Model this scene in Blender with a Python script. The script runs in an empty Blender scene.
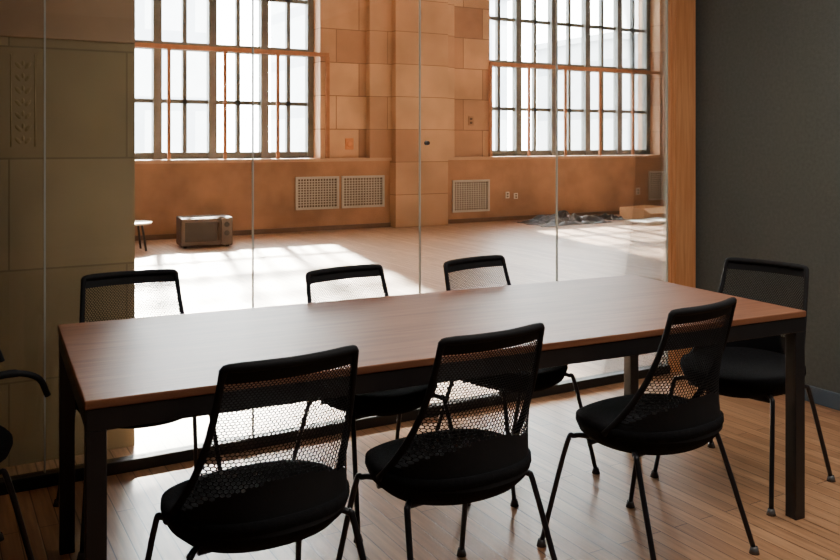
import bpy, bmesh, math, random
from mathutils import Vector, Matrix
from mathutils import noise as mn
random.seed(4)
S = bpy.context.scene
COL = S.collection

# ---------------------------------------------------------------- materials
def new_mat(name):
    m = bpy.data.materials.new(name); m.use_nodes = True
    nt = m.node_tree; return m, nt, nt.nodes['Principled BSDF']

def simple(name, col, rough=.5, metal=0., noise=0., nscale=8., bump=0., bscale=60., spec=.5):
    m, nt, b = new_mat(name)
    b.inputs['Roughness'].default_value = rough
    b.inputs['Metallic'].default_value = metal
    b.inputs['Specular IOR Level'].default_value = spec
    tc = nt.nodes.new('ShaderNodeTexCoord')
    n = nt.nodes.new('ShaderNodeTexNoise'); n.inputs['Scale'].default_value = nscale
    n.inputs['Detail'].default_value = 5
    nt.links.new(tc.outputs['Object'], n.inputs['Vector'])
    r = nt.nodes.new('ShaderNodeValToRGB')
    r.color_ramp.elements[0].position = .3; r.color_ramp.elements[1].position = .7
    r.color_ramp.elements[0].color = [c*(1-noise) for c in col]+[1]
    r.color_ramp.elements[1].color = [min(1, c*(1+noise)) for c in col]+[1]
    nt.links.new(n.outputs['Fac'], r.inputs['Fac'])
    nt.links.new(r.outputs['Color'], b.inputs['Base Color'])
    if bump > 0:
        n2 = nt.nodes.new('ShaderNodeTexNoise'); n2.inputs['Scale'].default_value = bscale
        nt.links.new(tc.outputs['Object'], n2.inputs['Vector'])
        bp = nt.nodes.new('ShaderNodeBump'); bp.inputs['Strength'].default_value = bump
        bp.inputs['Distance'].default_value = .01
        nt.links.new(n2.outputs['Fac'], bp.inputs['Height'])
        nt.links.new(bp.outputs['Normal'], b.inputs['Normal'])
    return m

def bricks(name, c1, c2, mortar, bw, rh, ms, axes, rough=.7, bump=.4, offset=.5, stain=.25, stainscale=1.5, grain=None, shift=(0, 0), spec=.5, coat=0.):
    m, nt, b = new_mat(name)
    b.inputs['Roughness'].default_value = rough
    b.inputs['Specular IOR Level'].default_value = spec
    b.inputs['Coat Weight'].default_value = coat
    b.inputs['Coat Roughness'].default_value = .45
    geo = nt.nodes.new('ShaderNodeNewGeometry')
    sp = nt.nodes.new('ShaderNodeSeparateXYZ'); cb = nt.nodes.new('ShaderNodeCombineXYZ')
    nt.links.new(geo.outputs['Position'], sp.inputs[0])
    for k, ax in enumerate(axes):
        ad = nt.nodes.new('ShaderNodeMath'); ad.operation = 'ADD'; ad.inputs[1].default_value = shift[k]
        nt.links.new(sp.outputs[ax], ad.inputs[0]); nt.links.new(ad.outputs[0], cb.inputs[k])
    br = nt.nodes.new('ShaderNodeTexBrick')
    br.inputs['Scale'].default_value = 1; br.inputs['Brick Width'].default_value = bw
    br.inputs['Row Height'].default_value = rh; br.inputs['Mortar Size'].default_value = ms
    br.inputs['Mortar Smooth'].default_value = .1
    br.inputs['Color1'].default_value = c1+(1,); br.inputs['Color2'].default_value = c2+(1,)
    br.inputs['Mortar'].default_value = mortar+(1,); br.offset = offset
    nt.links.new(cb.outputs[0], br.inputs['Vector'])
    n = nt.nodes.new('ShaderNodeTexNoise'); n.inputs['Scale'].default_value = stainscale; n.inputs['Detail'].default_value = 6
    if grain:
        mp = nt.nodes.new('ShaderNodeMapping'); mp.inputs['Scale'].default_value = grain
        nt.links.new(cb.outputs[0], mp.inputs['Vector']); nt.links.new(mp.outputs[0], n.inputs['Vector'])
    else:
        nt.links.new(geo.outputs['Position'], n.inputs['Vector'])
    mr = nt.nodes.new('ShaderNodeMapRange'); mr.inputs['From Min'].default_value = .3; mr.inputs['From Max'].default_value = .7
    mr.inputs['To Min'].default_value = 1-stain; mr.inputs['To Max'].default_value = 1+stain
    nt.links.new(n.outputs['Fac'], mr.inputs['Value'])
    mx = nt.nodes.new('ShaderNodeVectorMath'); mx.operation = 'SCALE'
    nt.links.new(br.outputs['Color'], mx.inputs[0]); nt.links.new(mr.outputs[0], mx.inputs['Scale'])
    nt.links.new(mx.outputs[0], b.inputs['Base Color'])
    bp = nt.nodes.new('ShaderNodeBump'); bp.invert = True
    bp.inputs['Strength'].default_value = bump; bp.inputs['Distance'].default_value = .01
    nt.links.new(br.outputs['Fac'], bp.inputs['Height']); nt.links.new(bp.outputs['Normal'], b.inputs['Normal'])
    return m

def wood(name, c1, c2, rough=.35, scale=(1.2, 18, 18), coat=0.):
    m, nt, b = new_mat(name)
    b.inputs['Roughness'].default_value = rough
    b.inputs['Coat Weight'].default_value = coat
    tc = nt.nodes.new('ShaderNodeTexCoord'); mp = nt.nodes.new('ShaderNodeMapping')
    mp.inputs['Scale'].default_value = scale
    nt.links.new(tc.outputs['Object'], mp.inputs['Vector'])
    n = nt.nodes.new('ShaderNodeTexNoise'); n.inputs['Scale'].default_value = 3; n.inputs['Detail'].default_value = 8
    n.inputs['Distortion'].default_value = .6
    nt.links.new(mp.outputs[0], n.inputs['Vector'])
    r = nt.nodes.new('ShaderNodeValToRGB')
    r.color_ramp.elements[0].position = .35; r.color_ramp.elements[1].position = .68
    r.color_ramp.elements[0].color = c1+(1,); r.color_ramp.elements[1].color = c2+(1,)
    nt.links.new(n.outputs['Fac'], r.inputs['Fac']); nt.links.new(r.outputs['Color'], b.inputs['Base Color'])
    return m

def glass_mat(name, tint, refl):
    m = bpy.data.materials.new(name); m.use_nodes = True; nt = m.node_tree
    for n in list(nt.nodes): nt.nodes.remove(n)
    o = nt.nodes.new('ShaderNodeOutputMaterial'); t = nt.nodes.new('ShaderNodeBsdfTransparent')
    g = nt.nodes.new('ShaderNodeBsdfGlossy'); mx = nt.nodes.new('ShaderNodeMixShader')
    fr = nt.nodes.new('ShaderNodeFresnel'); fr.inputs['IOR'].default_value = 1.45
    ml = nt.nodes.new('ShaderNodeMath'); ml.operation = 'MULTIPLY'; ml.inputs[1].default_value = refl
    t.inputs['Color'].default_value = tint+(1,); g.inputs['Roughness'].default_value = .01
    nt.links.new(fr.outputs[0], ml.inputs[0]); nt.links.new(ml.outputs[0], mx.inputs['Fac'])
    nt.links.new(t.outputs[0], mx.inputs[1]); nt.links.new(g.outputs[0], mx.inputs[2])
    nt.links.new(mx.outputs[0], o.inputs['Surface'])
    return m

M = {}
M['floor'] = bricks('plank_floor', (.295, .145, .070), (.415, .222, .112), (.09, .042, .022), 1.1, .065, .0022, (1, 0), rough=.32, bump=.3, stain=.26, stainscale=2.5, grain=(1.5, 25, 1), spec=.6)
M['hallfloor'] = bricks('hall_plank_floor', (.37, .205, .11), (.52, .31, .18), (.14, .07, .038), 1.1, .075, .003, (1, 0), rough=.46, bump=.15, stain=.26, stainscale=2.5, grain=(1.5, 25, 1), spec=1.0, coat=.4)  # paler, glossier copy of the near planks; window glare put into the colour
M['stone'] = bricks('terracotta_blocks', (.30, .152, .085), (.56, .345, .20), (.20, .11, .062), .78, .52, .007, (0, 2), stain=.22)
M['stone_pale'] = bricks('pale_blocks', (.37, .205, .118), (.53, .335, .20), (.24, .14, .08), 1.05, .52, .006, (0, 2), stain=.18)
M['dado'] = simple('dado_plaster', (.36, .19, .102), .6, noise=.28, nscale=2.0)
M['coping'] = simple('coping_stone', (.48, .30, .185), .55, noise=.1, nscale=4)
M['pier'] = bricks('olive_stone', (.275, .205, .11), (.335, .25, .14), (.20, .145, .078), .95, .47, .004, (0, 2), stain=.22, bump=.25, shift=(.2, .12))
M['band'] = simple('brown_band', (.38, .24, .14), .6, noise=.12, nscale=3)
M['relief'] = simple('carved_stone', (.31, .23, .125), .95, noise=.2, nscale=10, bump=.3, bscale=80, spec=.05)
M['slate'] = simple('slate_wall', (.098, .112, .104), .85, noise=.10, nscale=60, bump=.3, bscale=220, spec=.2)
M['base'] = simple('slate_baseboard', (.07, .11, .15), .4, noise=.05)
M['basebrown'] = simple('brown_baseboard', (.14, .075, .045), .5, noise=.1)
M['ceil'] = simple('ceiling_plaster', (.6, .56, .50), .9, noise=.04)
M['plain'] = simple('room_plaster', (.48, .38, .29), .9, noise=.06)
M['jamb'] = wood('oak_jamb', (.58, .245, .095), (.72, .35, .155), rough=.35, scale=(18, 18, 1.0), coat=.2)
M['top'] = wood('table_veneer', (.165, .060, .030), (.265, .112, .056), rough=.42, scale=(1.0, 14, 14))
M['blk'] = simple('black_metal', (.013, .013, .015), .38, metal=.0, noise=.1, nscale=20)
M['web'] = simple('black_polymer', (.009, .009, .010), .7, noise=.1, nscale=30, spec=.2)
M['fabric'] = simple('black_fabric', (.009, .009, .010), .95, noise=.2, nscale=90, bump=.3, bscale=300, spec=.1)
M['legmetal'] = simple('dark_steel', (.022, .022, .026), .28, metal=.4, noise=.1, nscale=20)
M['glass'] = glass_mat('clear_glass', (.96, .965, .94), .7)
M['wglass'] = glass_mat('window_glass', (.97, .98, .98), .5)
M['glide'] = simple('glide_plastic', (.10, .10, .10), .25, noise=.05)
M['seal'] = simple('glass_seal', (.38, .40, .36), .3, noise=.05)
M['track'] = simple('dark_track', (.03, .028, .026), .4, metal=.5, noise=.05)
M['iron'] = simple('window_iron', (.095, .105, .098), .5, noise=.15, nscale=12)
M['copper'] = simple('copper_paint', (.36, .165, .085), .65, noise=.12, nscale=12, spec=.15)
M['vent'] = simple('vent_enamel', (.46, .43, .38), .45, noise=.06)
M['ventdark'] = simple('vent_recess', (.10, .06, .04), .9, noise=.05)
M['plate'] = simple('cream_plastic', (.62, .55, .46), .4, noise=.03)
M['brownplate'] = simple('brown_plastic', (.30, .17, .09), .4, noise=.03)
M['orange'] = simple('orange_enamel', (.62, .24, .08), .4, noise=.05)
M['mwbody'] = simple('brown_enamel', (.07, .038, .026), .6, noise=.1, spec=.25)
M['mwsteel'] = simple('dull_trim', (.12, .09, .07), .5, noise=.08, nscale=20, spec=.3)
M['mwglass'] = simple('smoked_glass', (.03, .027, .025), .25, noise=.05, spec=.35)
M['tarp'] = simple('black_sheet', (.045, .043, .045), .38, noise=.3, nscale=5)
M['card'] = simple('cardboard', (.90, .58, .34), .85, noise=.08, nscale=6)
M['paper'] = simple('white_board', (.88, .84, .78), .8, noise=.04, nscale=6)
M['white'] = simple('white_laminate', (.75, .72, .66), .4, noise=.03)
M['build'] = bricks('hazy_facade', (.38, .40, .42), (.43, .45, .47), (.26, .28, .31), 2.4, 3.2, .35, (0, 2), stain=.05)
M['street'] = simple('street_concrete', (.5, .5, .5), .9, noise=.1, nscale=.3)

# ---------------------------------------------------------------- mesh helpers
def obj_from_bm(bm, name, mat, parent=None, smooth=False, loc=(0, 0, 0), rot=0.):
    bmesh.ops.recalc_face_normals(bm, faces=bm.faces[:])
    me = bpy.data.meshes.new(name); bm.to_mesh(me); bm.free()
    mats = mat if isinstance(mat, (list, tuple)) else [mat]
    for mm in mats: me.materials.append(mm)
    if smooth:
        for p in me.polygons: p.use_smooth = True
    o = bpy.data.objects.new(name, me); COL.objects.link(o)
    o.location = loc; o.rotation_euler[2] = rot
    if parent: o.parent = parent
    return o

def bbox(bm, a, b, mi=0):
    x0, y0, z0 = a; x1, y1, z1 = b
    v = [bm.verts.new(p) for p in [(x0, y0, z0), (x1, y0, z0), (x1, y1, z0), (x0, y1, z0), (x0, y0, z1), (x1, y0, z1), (x1, y1, z1), (x0, y1, z1)]]
    for f in [(0, 3, 2, 1), (4, 5, 6, 7), (0, 1, 5, 4), (1, 2, 6, 5), (2, 3, 7, 6), (3, 0, 4, 7)]:
        bm.faces.new([v[i] for i in f]).material_index = mi

def boxes(name, lst, mat, parent=None, bevel=0., **k):
    bm = bmesh.new()
    for a, b in lst: bbox(bm, a, b)
    o = obj_from_bm(bm, name, mat, parent, **k)
    if bevel:
        md = o.modifiers.new('bevel', 'BEVEL'); md.width = bevel; md.segments = 2; md.limit_method = 'ANGLE'
    return o

def tube(bm, pts, rad, seg=10, flat=1.0, mi=0):
    pts = [Vector(p) for p in pts]; n = len(pts)
    if not isinstance(rad, (list, tuple)): rad = [rad]*n
    up = None; rings = []
    for i, p in enumerate(pts):
        t = (pts[min(i+1, n-1)]-pts[max(i-1, 0)]).normalized()
        if up is None:
            up = Vector((0, 1, 0)) if abs(t.y) < .8 else Vector((1, 0, 0))
        up = (up-t*up.dot(t)).normalized(); s = t.cross(up)
        rings.append([bm.verts.new(p+up*math.cos(a)*rad[i]*flat+s*math.sin(a)*rad[i]) for a in [2*math.pi*k/seg for k in range(seg)]])
    for i in range(n-1):
        for k in range(seg):
            bm.faces.new([rings[i][k], rings[i][(k+1) % seg], rings[i+1][(k+1) % seg], rings[i+1][k]]).material_index = mi
    bm.faces.new(rings[0]).material_index = mi; bm.faces.new(rings[-1][::-1]).material_index = mi

def smooth_path(pts, n=8):
    pts = [Vector(p) for p in pts]; out = []
    P = [pts[0]*2-pts[1]]+pts+[pts[-1]*2-pts[-2]]
    for i in range(1, len(P)-2):
        for k in range(n):
            t = k/n; a, b, c, d = P[i-1], P[i], P[i+1], P[i+2]
            out.append(.5*((2*b)+(c-a)*t+(2*a-5*b+4*c-d)*t*t+(3*b-a-3*c+d)*t**3))
    out.append(pts[-1]); return out

def empty(name, loc, rot, label, cat, group=None):
    e = bpy.data.objects.new(name, None); COL.objects.link(e)
    e.location = loc; e.rotation_euler[2] = rot; e.empty_display_size = .1
    e['label'] = label; e['category'] = cat
    if group: e['group'] = group
    return e

def struct(o): o['kind'] = 'structure'; return o
def tag(o, label, cat, group=None):
    o['label'] = label; o['category'] = cat
    if group: o['group'] = group
    return o

# ---------------------------------------------------------------- room shell
GY = 3.70; FY = 12.3
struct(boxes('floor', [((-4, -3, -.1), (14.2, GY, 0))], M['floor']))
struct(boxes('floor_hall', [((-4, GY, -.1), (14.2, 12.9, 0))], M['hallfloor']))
struct(boxes('ceiling', [((-4, -3, 2.8), (4.3, 3.66, 2.95))], M['ceil']))
struct(boxes('wall_right', [((4.0, -3, 0), (4.3, 3.76, 2.8))], M['slate']))
struct(boxes('wall_rear', [((-4, -3.2, 0), (4.3, -3, 2.95))], M['slate']))
struct(boxes('wall_left', [((-4.2, -3.2, 0), (-4, 12.9, 7))], M['plain']))
struct(boxes('wall_header', [((-4, 3.66, 2.8), (14.2, 3.90, 7))], M['plain']))
struct(boxes('baseboard_right', [((3.985, -3, 0), (4.0, 3.6, .085))], M['base'], bevel=.004))
def solid(name, lst, mat): return struct(boxes(name, lst, mat))
W1 = (1.19, 5.19); W2 = (8.34, 12.34); WT = 6.0; WB = 1.11
for i, bx in enumerate([((-4, FY, 0), (14.2, FY+.6, WB)), ((-4, FY, WB), (W1[0], FY+.6, WT)), ((W1[1], FY, WB), (W2[0], FY+.6, WT)),
                    ((W2[1], FY, WB), (14.2, FY+.6, WT)), ((-4, FY, WT), (14.2, FY+.6, 7))]):
    solid('wall_back_%d' % (i+1), [bx], M['stone'])
solid('wall_pilaster', [((6.37, 12.04, 0), (7.34, FY, 7))], M['stone_pale'])
solid('wall_pilaster_step', [((5.98, 12.18, WB), (6.37, FY, 7))], M['stone_pale'])
solid('wall_pilaster_return', [((7.34, 12.18, WB), (7.55, FY, 7))], M['stone_pale'])
solid('wall_far_right', [((14.2, 3.66, 0), (14.4, 12.9, 7))], M['plain'])
solid('wall_partition', [((3.985, 3.76, 0), (14.2, 3.90, 2.8))], M['plain'])
solid('ceiling_hall', [((-4, 3.66, 7), (14.2, 12.9, 7.2))], M['ceil'])
for i, (a, b) in enumerate([(-4, 6.37), (7.34, 14.2)]):
    solid('trim_%d' % (i+1), [((a, 12.24, 0.0), (b, FY, WB-.05))], M['dado'])
    solid('trim_%d' % (i+3), [((a, 12.18, WB-.05), (b, FY, WB))], M['coping'])
    solid('baseboard_back_%d' % (i+1), [((a, 12.215, 0.0), (b, 12.24, .07))], M['basebrown'])
solid('wall_pier', [((-4, 3.98, 0), (.785, 4.75, 7))], M['pier'])
struct(boxes('trim_8', [((-4, 3.970, 1.80), (.785, 3.98, 2.08))], M['band'], bevel=.004))
bm = bmesh.new()
x0, x1 = .285, .373
bbox(bm, (x0-.005, 3.979, 1.34), (x0, 3.98, 1.73)); bbox(bm, (x1, 3.979, 1.34), (x1+.005, 3.98, 1.73))
cx = (x0+x1)/2
for k in range(7):   # worn leafy carving
    for s in (-1, 1):
        z = 1.365+.053*k
        bmesh.ops.create_icosphere(bm, subdivisions=2, radius=1, matrix=Matrix.Translation((cx+s*.019, 3.9825, z)) @ Matrix.Rotation(s*.7, 4, 'Y') @ Matrix.Diagonal((.010, .0045, .022, 1)))
    bmesh.ops.create_icosphere(bm, subdivisions=2, radius=1, matrix=Matrix.Translation((cx, 3.982, 1.375+.053*k)) @ Matrix.Diagonal((.007, .004, .014, 1)))
struct(obj_from_bm(bm, 'trim_5', M['relief'], smooth=True))

# windows
def window(n, x0, x1):
    bm = bmesh.new(); y0, y1 = FY+.30, FY+.38
    def v(x, w, d=0): bbox(bm, (x-w/2, y0-d, WB), (x+w/2, y1, WT))
    def h(z, w, d=0): bbox(bm, (x0, y0-d, z-w/2), (x1, y1, z+w/2))
    bays = 5; bw = (x1-x0)/bays
    v(x0+.05, .10, .04); v(x1-.05, .10, .04)
    for k in range(1, bays): v(x0+bw*k, .12, .05)
    for k in range(bays): v(x0+bw*(k+.5), .06)
    for z, w in [(WB+.05, .10), (1.95, .06), (2.75, .12), (3.55, .06), (4.35, .10), (5.1, .06), (WT-.04, .08)]: h(z, w, .02 if w > .09 else 0)
    o = struct(obj_from_bm(bm, 'window_%d' % n, M['iron']))
    boxes('pane', [((x0+.02, y0+.035, WB+.02), (x1-.02, y0+.041, WT-.02))], M['wglass'], parent=o)
window(1, *W1); window(2, *W2)

def guard(x0, x1, label):
    e = empty('guard_rail', ((x0+x1)/2, 12.25, WB), 0, label, 'railing', 'copper guard rails before the windows')
    hw = (x1-x0)/2
    boxes('top_rail', [((-hw, -.022, 1.560), (hw, .022, 1.622))], M['copper'], parent=e)
    for k in range(6):
        x = -hw+.02+(2*hw-.04)*k/5; w = .028 if k in (0, 5) else .022
        boxes('post', [((x-w, -.018, 0), (x+w, .018, 1.560))], M['copper'], parent=e)
guard(1.25, 5.31, 'copper painted guard rail standing before tall window')
guard(8.30, 12.42, 'copper painted guard rail standing before tall window')

def vent(x0, x1, z0, z1, label):
    y = 12.24
    e = empty('vent_grille', ((x0+x1)/2, y, z0), 0, label, 'vent', 'wall vent grilles')
    w = (x1-x0)/2; h = z1-z0; f = .035
    bm = bmesh.new()
    bbox(bm, (-w, -.03, 0), (w, 0, f)); bbox(bm, (-w, -.03, h-f), (w, 0, h)); bbox(bm, (-w, -.03, f), (-w+f, 0, h-f)); bbox(bm, (w-f, -.03, f), (w, 0, h-f))
    obj_from_bm(bm, 'frame', M['vent'], e)
    bm = bmesh.new()
    nx = max(2, int((2*w-2*f)/.045)); nz = int((h-2*f)/.036)
    for k in range(1, nx):
        x = -w+f+(2*w-2*f)*k/nx; bbox(bm, (x-.007, -.018, f), (x+.007, -.008, h-f))
    for k in range(1, nz):
        z = f+(h-2*f)*k/nz; bbox(bm, (-w+f, -.022, z-.007), (w-f, -.012, z+.007))
    obj_from_bm(bm, 'lattice', M['vent'], e)
    boxes('recess', [((-w+f, -.006, f), (w-f, -.001, h-f))], M['ventdark'], parent=e)
vent(4.76, 5.47, .33, .83, 'grey-cream enamel vent grille set in tan dado')
vent(5.52, 6.26, .33, .83, 'grey-cream enamel vent grille set in tan dado')
vent(7.54, 8.28, .18, .72, 'grey-cream enamel vent grille beside the pilaster')
vent(11.98, 12.72, .24, .80, 'grey-cream enamel vent grille near the room corner')

def plate(x, z, w, h, y, label, name='wall_outlet', cat='outlet', sock=True):
    e = empty(name, (x, y, z), 0, label, cat)
    boxes('cover_plate', [((-w/2, -.022, -h/2), (w/2, 0, h/2))], M['plate' if sock else 'brownplate'], parent=e, bevel=.004)
    for a, b in ((.08, .32), (-.32, -.08)):
        boxes('socket' if sock else 'dial', [((-w*.22, -.026, h*a), (w*.22, -.022, h*b))], M['ventdark'], parent=e)
plate(8.66, .44, .08, .11, 12.245, 'cream duplex wall outlet on dado')
plate(8.84, .42, .08, .10, 12.245, 'cream duplex wall outlet on dado')
plate(11.70, .42, .09, .13, 12.245, 'cream duplex wall outlet on dado')
plate(7.95, 1.72, .11, .16, 12.31, 'small brown thermostat plate on stone wall', 'thermostat', 'thermostat', False)
fa = empty('alarm_bell', (5.68, 12.305, 1.33), 0, 'small orange alarm fixture mounted on stone wall', 'alarm')
boxes('mount', [((-.07, -.03, -.09), (.07, 0, .09))], M['orange'], parent=fa, bevel=.01)
bm = bmesh.new(); bmesh.ops.create_uvsphere(bm, u_segments=20, v_segments=10, radius=.055, matrix=Matrix.Translation((0, -.032, 0)) @ Matrix.Diagonal((1, .6, 1, 1)))
obj_from_bm(bm, 'dome', M['orange'], fa, smooth=True)

# ---------------------------------------------------------------- glass partition
seams = [-4.0, -3.035, -2.18, -1.325, -.47, .385, 1.239, 2.093, 2.948, 3.768]
for i in range(len(seams)-1):
    a, b = seams[i]+.003, seams[i+1]-.003
    g = struct(boxes('window_%d' % (i+3), [((a, GY-.005, .05), (b, GY+.005, 2.8))], M['glass']))
    boxes('edge_seal', [((b-.001, GY-.006, .05), (b+.005, GY+.006, 2.8))], M['seal'], parent=g)
    if i == 7:
        bm = bmesh.new()
        bmesh.ops.create_cone(bm, segments=20, radius1=.012, radius2=.010, depth=.02, cap_ends=True, matrix=Matrix.Translation((a+.03, GY-.015, 1.355)) @ Matrix.Rotation(math.pi/2, 4, 'X'))
        obj_from_bm(bm, 'door_lock', M['track'], g, smooth=False)
struct(boxes('trim_6', [((-4, GY-.03, 0), (3.768, GY+.03, .05))], M['track'], bevel=.004))
struct(boxes('trim_7', [((3.79, GY-.02, 0), (3.985, GY+.012, 2.8)), ((3.77, GY-.012, 0), (3.791, GY+.008, 2.8)), ((3.88, GY+.012, 0), (3.985, GY+.06, 2.8)),
                        ((3.81, GY-.028, 0), (3.965, GY-.02, 2.8))], M['jamb'], bevel=.003))

# ---------------------------------------------------------------- table
TROT = math.radians(-3.1)
tb = empty('conference_table', (1.553, 2.556, 0), TROT, 'long rectangular table with brown wood top and black square legs', 'table')
hl, hw = 1.220, .474
boxes('tabletop', [((-hl, -hw, .728), (hl, hw, .75))], M['top'], parent=tb, bevel=.003)
boxes('frame', [((-hl+.003, -hw+.003, .675), (hl-.003, -hw+.043, .7275)), ((-hl+.003, hw-.043, .675), (hl-.003, hw-.003, .7275)),
                ((-hl+.003, -hw+.043, .675), (-hl+.043, hw-.043, .7275)), ((hl-.043, -hw+.043, .675), (hl-.003, hw-.043, .7275)),
                ((-.02, -hw+.043, .69), (.02, hw-.043, .7275))], M['blk'], parent=tb, bevel=.002)
for sx in (-1, 1):
    for sy in (-1, 1):
        cx, cy = sx*(hl-.027), sy*(hw-.027)
        boxes('leg', [((cx-.0235, cy-.0235, 0), (cx+.0235, cy+.0235, .675))], M['blk'], parent=tb, bevel=.002)

# ---------------------------------------------------------------- chair
ZT = .846; ZB = .440
def back_pt(a, v, off=0.):
    u = max(-1, min(1, 2*a-1)); v = max(0, min(1, v))
    hwid = .173+.026*(1-v)+.036*(1-v)**3
    upper = -.220-.016*v-.042*v*v+.030*u*u
    rim = -.040-.226*(max(0, 1-abs(u)**2.2))**.5
    w = (1-v)**2.6
    y = upper*(1-w)+rim*w
    return Vector((u*hwid, y+off, ZB+(ZT-ZB)*v))

def build_chair_parts():
    parts = []
    bm = bmesh.new(); N = 36; Mr = 56; dx = 1/N; pitch = 1/Mr; r = pitch*2/3
    f = lambda a, w: back_pt(a, 1.45*w-.45*w*w)
    for j in range(Mr+1):
        for i in range(-1, N+1):
            ca = (i+.5+.5*(j % 2))*dx; cw = j*pitch
            if ca < -.01 or ca > 1.01: continue
            hexo = [(0, r), (dx/2, r/2), (dx/2, -r/2), (0, -r), (-dx/2, -r/2), (-dx/2, r/2)]
            uu = min(1, abs(2*ca-1)); vv = 1.45*cw-.45*cw*cw
            if vv > .90 or vv < .10+.20*math.sqrt(1-uu*uu): k = 0
            else: k = .86-.10*cw
            out = [bm.verts.new(f(ca+p[0], cw+p[1])) for p in hexo]
            if k == 0: bm.faces.new(out); continue
            inn = [bm.verts.new(f(ca+p[0]*k, cw+p[1]*k)) for p in hexo]
            for q in range(6):
                bm.faces.new([out[q], out[(q+1) % 6], inn[(q+1) % 6], inn[q]])
    bmesh.ops.remove_doubles(bm, verts=bm.verts[:], dist=.0002)
    bmesh.ops.dissolve_degenerate(bm, edges=bm.edges[:], dist=.0001)
    o = obj_from_bm(bm, 'back_web', M['web'])
    md = o.modifiers.new('thick', 'SOLIDIFY'); md.thickness = .002; md.offset = 0
    parts.append(o)
    bm = bmesh.new(); pts = []; rad = []
    for k in range(0, 19): pts.append(back_pt(0, k/19*.97)); rad.append(.0100-.0010*k/19)
    for a, v in [(.003, .985), (.014, .996), (.03, 1.0)]: pts.append(back_pt(a, v)); rad.append(.0105)
    for k in range(1, 12): pts.append(back_pt(.03+.94*k/12, 1)); rad.append(.0125)
    for a, v in [(.97, 1.0), (.986, .996), (.997, .985)]: pts.append(back_pt(a, v)); rad.append(.0105)
    for k in range(18, -1, -1): pts.append(back_pt(1, k/19*.97)); rad.append(.0100-.0010*k/19)
    tube(bm, pts, rad, 10)
    parts.append(obj_from_bm(bm, 'back_frame', M['web'], smooth=True))
    bm = bmesh.new(); seg = 48; rings = []
    prof = [(.35, .364), (.62, .370), (.82, .385), (.94, .410), (1.0, .444), (.995, .462), (.94, .467), (.8, .463), (.5, .455), (.25, .452)]
    for sc, z in prof:
        ring = []
        for k in range(seg):
            a = 2*math.pi*k/seg; c, s_ = math.cos(a), math.sin(a)
            x = .236*math.copysign(abs(c)**.88, c)*sc; y = -.040+.228*math.copysign(abs(s_)**.93, s_)*sc
            zz = z-(.024*(max(0, y)/.20)**2)+.014*(max(0, -y)/.25)**2*sc
            ring.append(bm.verts.new((x, y, zz)))
        rings.append(ring)
    for i in range(len(rings)-1):
        for k in range(seg): bm.faces.new([rings[i][k], rings[i][(k+1) % seg], rings[i+1][(k+1) % seg], rings[i+1][k]])
    bm.faces.new(rings[0][::-1]); bm.faces.new(rings[-1])
    parts.append(obj_from_bm(bm, 'seat', M['fabric'], smooth=True))
    bm = bmesh.new()
    for s in (-1, 1): tube(bm, [(s*.165, -.12, .398), (s*.165, .08, .388)], .010, 8)
    tube(bm, [(-.185, -.12, .384), (.185, -.12, .384)], .010, 8); tube(bm, [(-.170, .07, .370), (.170, .07, .370)], .010, 8)
    parts.append(obj_from_bm(bm, 'seat_frame', M['legmetal'], smooth=True))
    for s in (-1, 1):
        for fr in (1, -1):
            bm = bmesh.new()
            if fr > 0: p = [(s*.163, .065, .390), (s*.196, .110, .388), (s*.210, .135, .350), (s*.243, .215, .01)]
            else: p = [(s*.175, -.11, .396), (s*.210, -.145, .392), (s*.222, -.165, .353), (s*.260, -.270, .01)]
            tube(bm, smooth_path(p, 7), .0088, 10)
            leg = obj_from_bm(bm, 'leg', M['legmetal'], smooth=True); parts.append(leg)
            q = p[-1]; bm = bmesh.new()
            bmesh.ops.create_cone(bm, segments=14, radius1=.017, radius2=.0115, depth=.022, cap_ends=True, matrix=Matrix.Translation((q[0], q[1], .011)))
            parts.append(obj_from_bm(bm, 'glide', M['glide'], smooth=True))
    return parts

parts = build_chair_parts()
proto_used = False
def place_chair(x, y, deg, label, name='mesh_chair'):
    global proto_used
    e = empty(name, (x, y, 0), math.radians(deg), label, 'chair', 'black mesh-back chairs around the table')
    last = None
    for p in parts:
        if not proto_used: c = p
        else:
            c = p.copy(); COL.objects.link(c)
        if p.name.startswith('glide'): c.parent = last
        else: c.parent = e; last = c
    proto_used = True
    return e
Lb = 'black web-back chair with padded seat tucked under table'
place_chair(.722, 2.178, 5, Lb)
place_chair(1.290, 2.162, 5, Lb)
place_chair(2.060, 2.152, 10, Lb)
place_chair(.665, 3.20, 180, 'black web-back chair between table and glass partition')
place_chair(1.47, 2.90, 188, 'black web-back chair between table and glass partition')
place_chair(2.09, 2.885, 191, 'black web-back chair between table and glass partition')
place_chair(2.815, 2.385, 103, 'black web-back chair at table end beside slate wall')
e = place_chair(.025, 2.99, -80, 'black web-back chair with armrests at table end')
for s in (-1, 1):
    bm = bmesh.new()
    tube(bm, smooth_path([(s*.185, -.02, .39), (s*.252, -.03, .44), (s*.268, -.06, .55), (s*.262, -.02, .645), (s*.26, .06, .665)], 6), .009, 8)
    tube(bm, smooth_path([(s*.26, -.12, .57), (s*.26, -.08, .632), (s*.26, .0, .668), (s*.26, .12, .688), (s*.26, .20, .664), (s*.26, .23, .605)], 6), [.009]*10+[.0115]*10+[.009]*11, 10)
    obj_from_bm(bm, 'armrest', M['web'], e, smooth=True)

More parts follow.
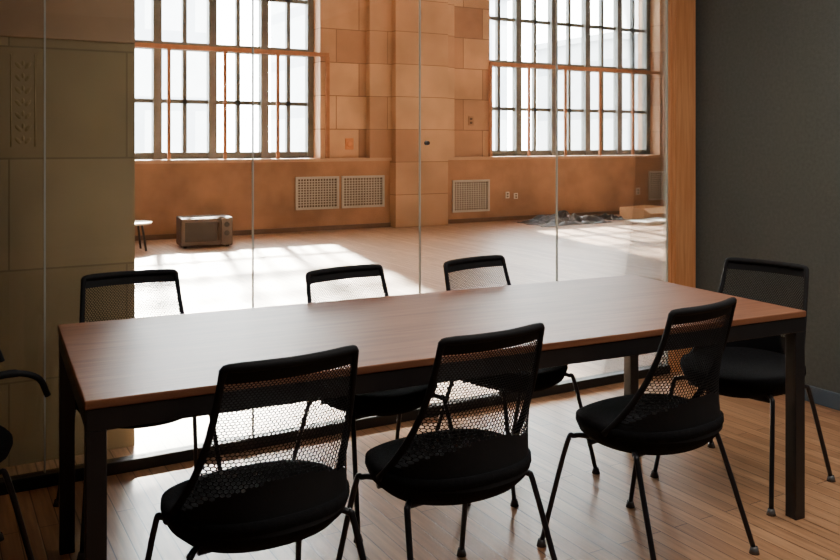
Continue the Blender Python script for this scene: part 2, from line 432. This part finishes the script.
# ---------------------------------------------------------------- things in the hall
mw = empty('microwave_oven', (3.09, 11.2, 0), math.radians(-6), 'old brown microwave oven sitting on the wooden floor', 'microwave')
boxes('body', [((-.33, -.2, .02), (.33, .22, .385))], M['mwbody'], parent=mw, bevel=.012)
boxes('door', [((-.32, -.225, .03), (.17, -.201, .375))], M['mwsteel'], parent=mw, bevel=.006)
boxes('door_window', [((-.28, -.229, .08), (.12, -.2255, .33))], M['mwglass'], parent=mw)
boxes('control_panel', [((.18, -.225, .03), (.32, -.201, .375))], M['mwsteel'], parent=mw, bevel=.004)
for k, z in enumerate((.29, .18)):
    bm = bmesh.new(); bmesh.ops.create_cone(bm, segments=20, radius1=.035, radius2=.03, depth=.025, cap_ends=True, matrix=Matrix.Translation((.25, -.237, z)) @ Matrix.Rotation(math.pi/2, 4, 'X'))
    obj_from_bm(bm, 'knob', M['mwglass'], mw)
boxes('door_handle', [((.135, -.25, .09), (.155, -.2255, .32))], M['mwbody'], parent=mw, bevel=.004)
for sx in (-.27, .27):
    for sy in (-.15, .17): boxes('foot', [((sx-.02, sy-.02, 0), (sx+.02, sy+.02, .02))], M['blk'], parent=mw)

st = empty('low_stool', (2.14, 11.15, 0), 0, 'low white round stool on the wooden floor', 'stool')
bm = bmesh.new(); bmesh.ops.create_cone(bm, segments=40, radius1=.26, radius2=.27, depth=.025, cap_ends=True, matrix=Matrix.Translation((0, 0, .345)))
obj_from_bm(bm, 'seat', M['white'], st)
for q in range(4):
    a = math.pi/4+q*math.pi/2; bm = bmesh.new()
    tube(bm, [(.17*math.cos(a), .17*math.sin(a), .333), (.23*math.cos(a), .23*math.sin(a), 0)], .014, 8)
    obj_from_bm(bm, 'leg', M['blk'], st)

def crumple(name, cx, cy, rx, ry, hmax, seed, mat, label, cat):
    bm = bmesh.new(); n = 60; g = []
    for i in range(n+1):
        row = []
        for j in range(n+1):
            u, v = i/n*2-1, j/n*2-1
            w = 1+.22*mn.noise(Vector((u*1.5, v*1.5, seed)))
            x, y = u*rx*w, v*ry*w
            edge = max(0, 1-max(abs(u), abs(v))**3)
            h = abs(mn.noise(Vector((u*3, v*2.2, seed+5))))*1.2+.3*abs(mn.noise(Vector((u*8, v*5, seed))))
            row.append(bm.verts.new((x, y, .006+hmax*edge*h)))
        g.append(row)
    for i in range(n):
        for j in range(n): bm.faces.new([g[i][j], g[i+1][j], g[i+1][j+1], g[i][j+1]])
    o = obj_from_bm(bm, name, mat, loc=(cx, cy, 0)); o.modifiers.new('t', 'SOLIDIFY').thickness = .006
    return tag(o, label, cat)
crumple('plastic_sheet', 9.30, 11.45, .72, .40, .20, 2.3, M['tarp'], 'crumpled black plastic sheet heaped on wooden floor', 'sheet')
crumple('drop_cloth', 10.40, 11.62, .14, .30, .15, 7.1, M['tarp'], 'crumpled dark cloth beside cardboard box', 'cloth')
cb = empty('cardboard_box', (11.08, 11.42, 0), math.radians(12), 'open tan cardboard box on floor against wall', 'box')
boxes('carton', [((-.40, -.25, 0), (.40, .25, .012)), ((-.40, -.25, .012), (.40, -.24, .20)), ((-.40, .24, .012), (.40, .25, .20)), ((-.40, -.24, .012), (-.39, .24, .20)), ((.39, -.24, .012), (.40, .24, .20))], M['card'], parent=cb)
bm = bmesh.new(); v = [bm.verts.new(p) for p in [(-.40, -.25, .20), (.40, -.25, .20), (.42, -.42, .12), (-.42, -.42, .12)]]; bm.faces.new(v)
f = obj_from_bm(bm, 'flap', M['card'], cb); f.modifiers.new('t', 'SOLIDIFY').thickness = .006
pb = boxes('foam_board', [((-.50, -.22, 0), (.40, .22, .06))], M['paper'], loc=(10.50, 10.62, 0), rot=.2, bevel=.004)
tag(pb, 'pale flat board lying on the floor beside cardboard box', 'board')

# ---------------------------------------------------------------- outside
struct(boxes('street_ground', [((-40, 13.2, -.6), (70, 80, -.5))], M['street']))
for i, (x0, x1, y, h) in enumerate([(-6, 12, 42, 9), (20, 34, 48, 11), (38, 60, 42, 8)]):
    o = boxes('building', [((x0, y, -.5), (x1, y+8, h)), ((x0-.3, y-.3, h), (x1+.3, y+8.3, h+.4))], M['build'])
    tag(o, 'pale hazy office building seen outside the windows', 'building', 'buildings outside the windows')

# ---------------------------------------------------------------- light
w = bpy.data.worlds.new('world'); S.world = w; w.use_nodes = True
bg = w.node_tree.nodes['Background']; bg.inputs['Color'].default_value = (.95, .97, 1, 1); bg.inputs['Strength'].default_value = 39
sun = bpy.data.lights.new('sun', 'SUN'); sun.energy = 80; sun.angle = math.radians(2.6); sun.color = (1, .93, .84)
so = bpy.data.objects.new('sun', sun); COL.objects.link(so)
d = Vector((-.21, -1, -.665)); so.rotation_euler = d.to_track_quat('-Z', 'Y').to_euler(); so.location = (10, 30, 20)
for i, (a, b) in enumerate((W1, W2)):
    pl = bpy.data.lights.new('daylight_portal', 'AREA'); pl.shape = 'RECTANGLE'; pl.size = b-a; pl.size_y = WT-WB
    pl.cycles.is_portal = True
    po = bpy.data.objects.new('daylight_portal', pl); COL.objects.link(po)
    po.location = ((a+b)/2, FY+.62, (WB+WT)/2); po.rotation_euler = (-math.pi/2, 0, 0)
cl = bpy.data.lights.new('near_room_fill', 'AREA'); cl.shape = 'RECTANGLE'; cl.size = 3; cl.size_y = 1.5; cl.energy = 72; cl.color = (1, .93, .86)  # unseen area light added under the ceiling to brighten the near room
co = bpy.data.objects.new('near_room_fill', cl); COL.objects.link(co); co.location = (2.4, 1.4, 2.78)

# ---------------------------------------------------------------- camera
cam = bpy.data.cameras.new('camera'); cam.sensor_width = 36; cam.lens = 860/840*36
cam.shift_y = -138/840; cam.clip_start = .05; cam.clip_end = 300
c = bpy.data.objects.new('camera', cam); COL.objects.link(c)
c.location = (0, 0, 1.36); c.rotation_euler = (math.pi/2, 0, -math.atan2(.4924, .8704))
S.camera = c
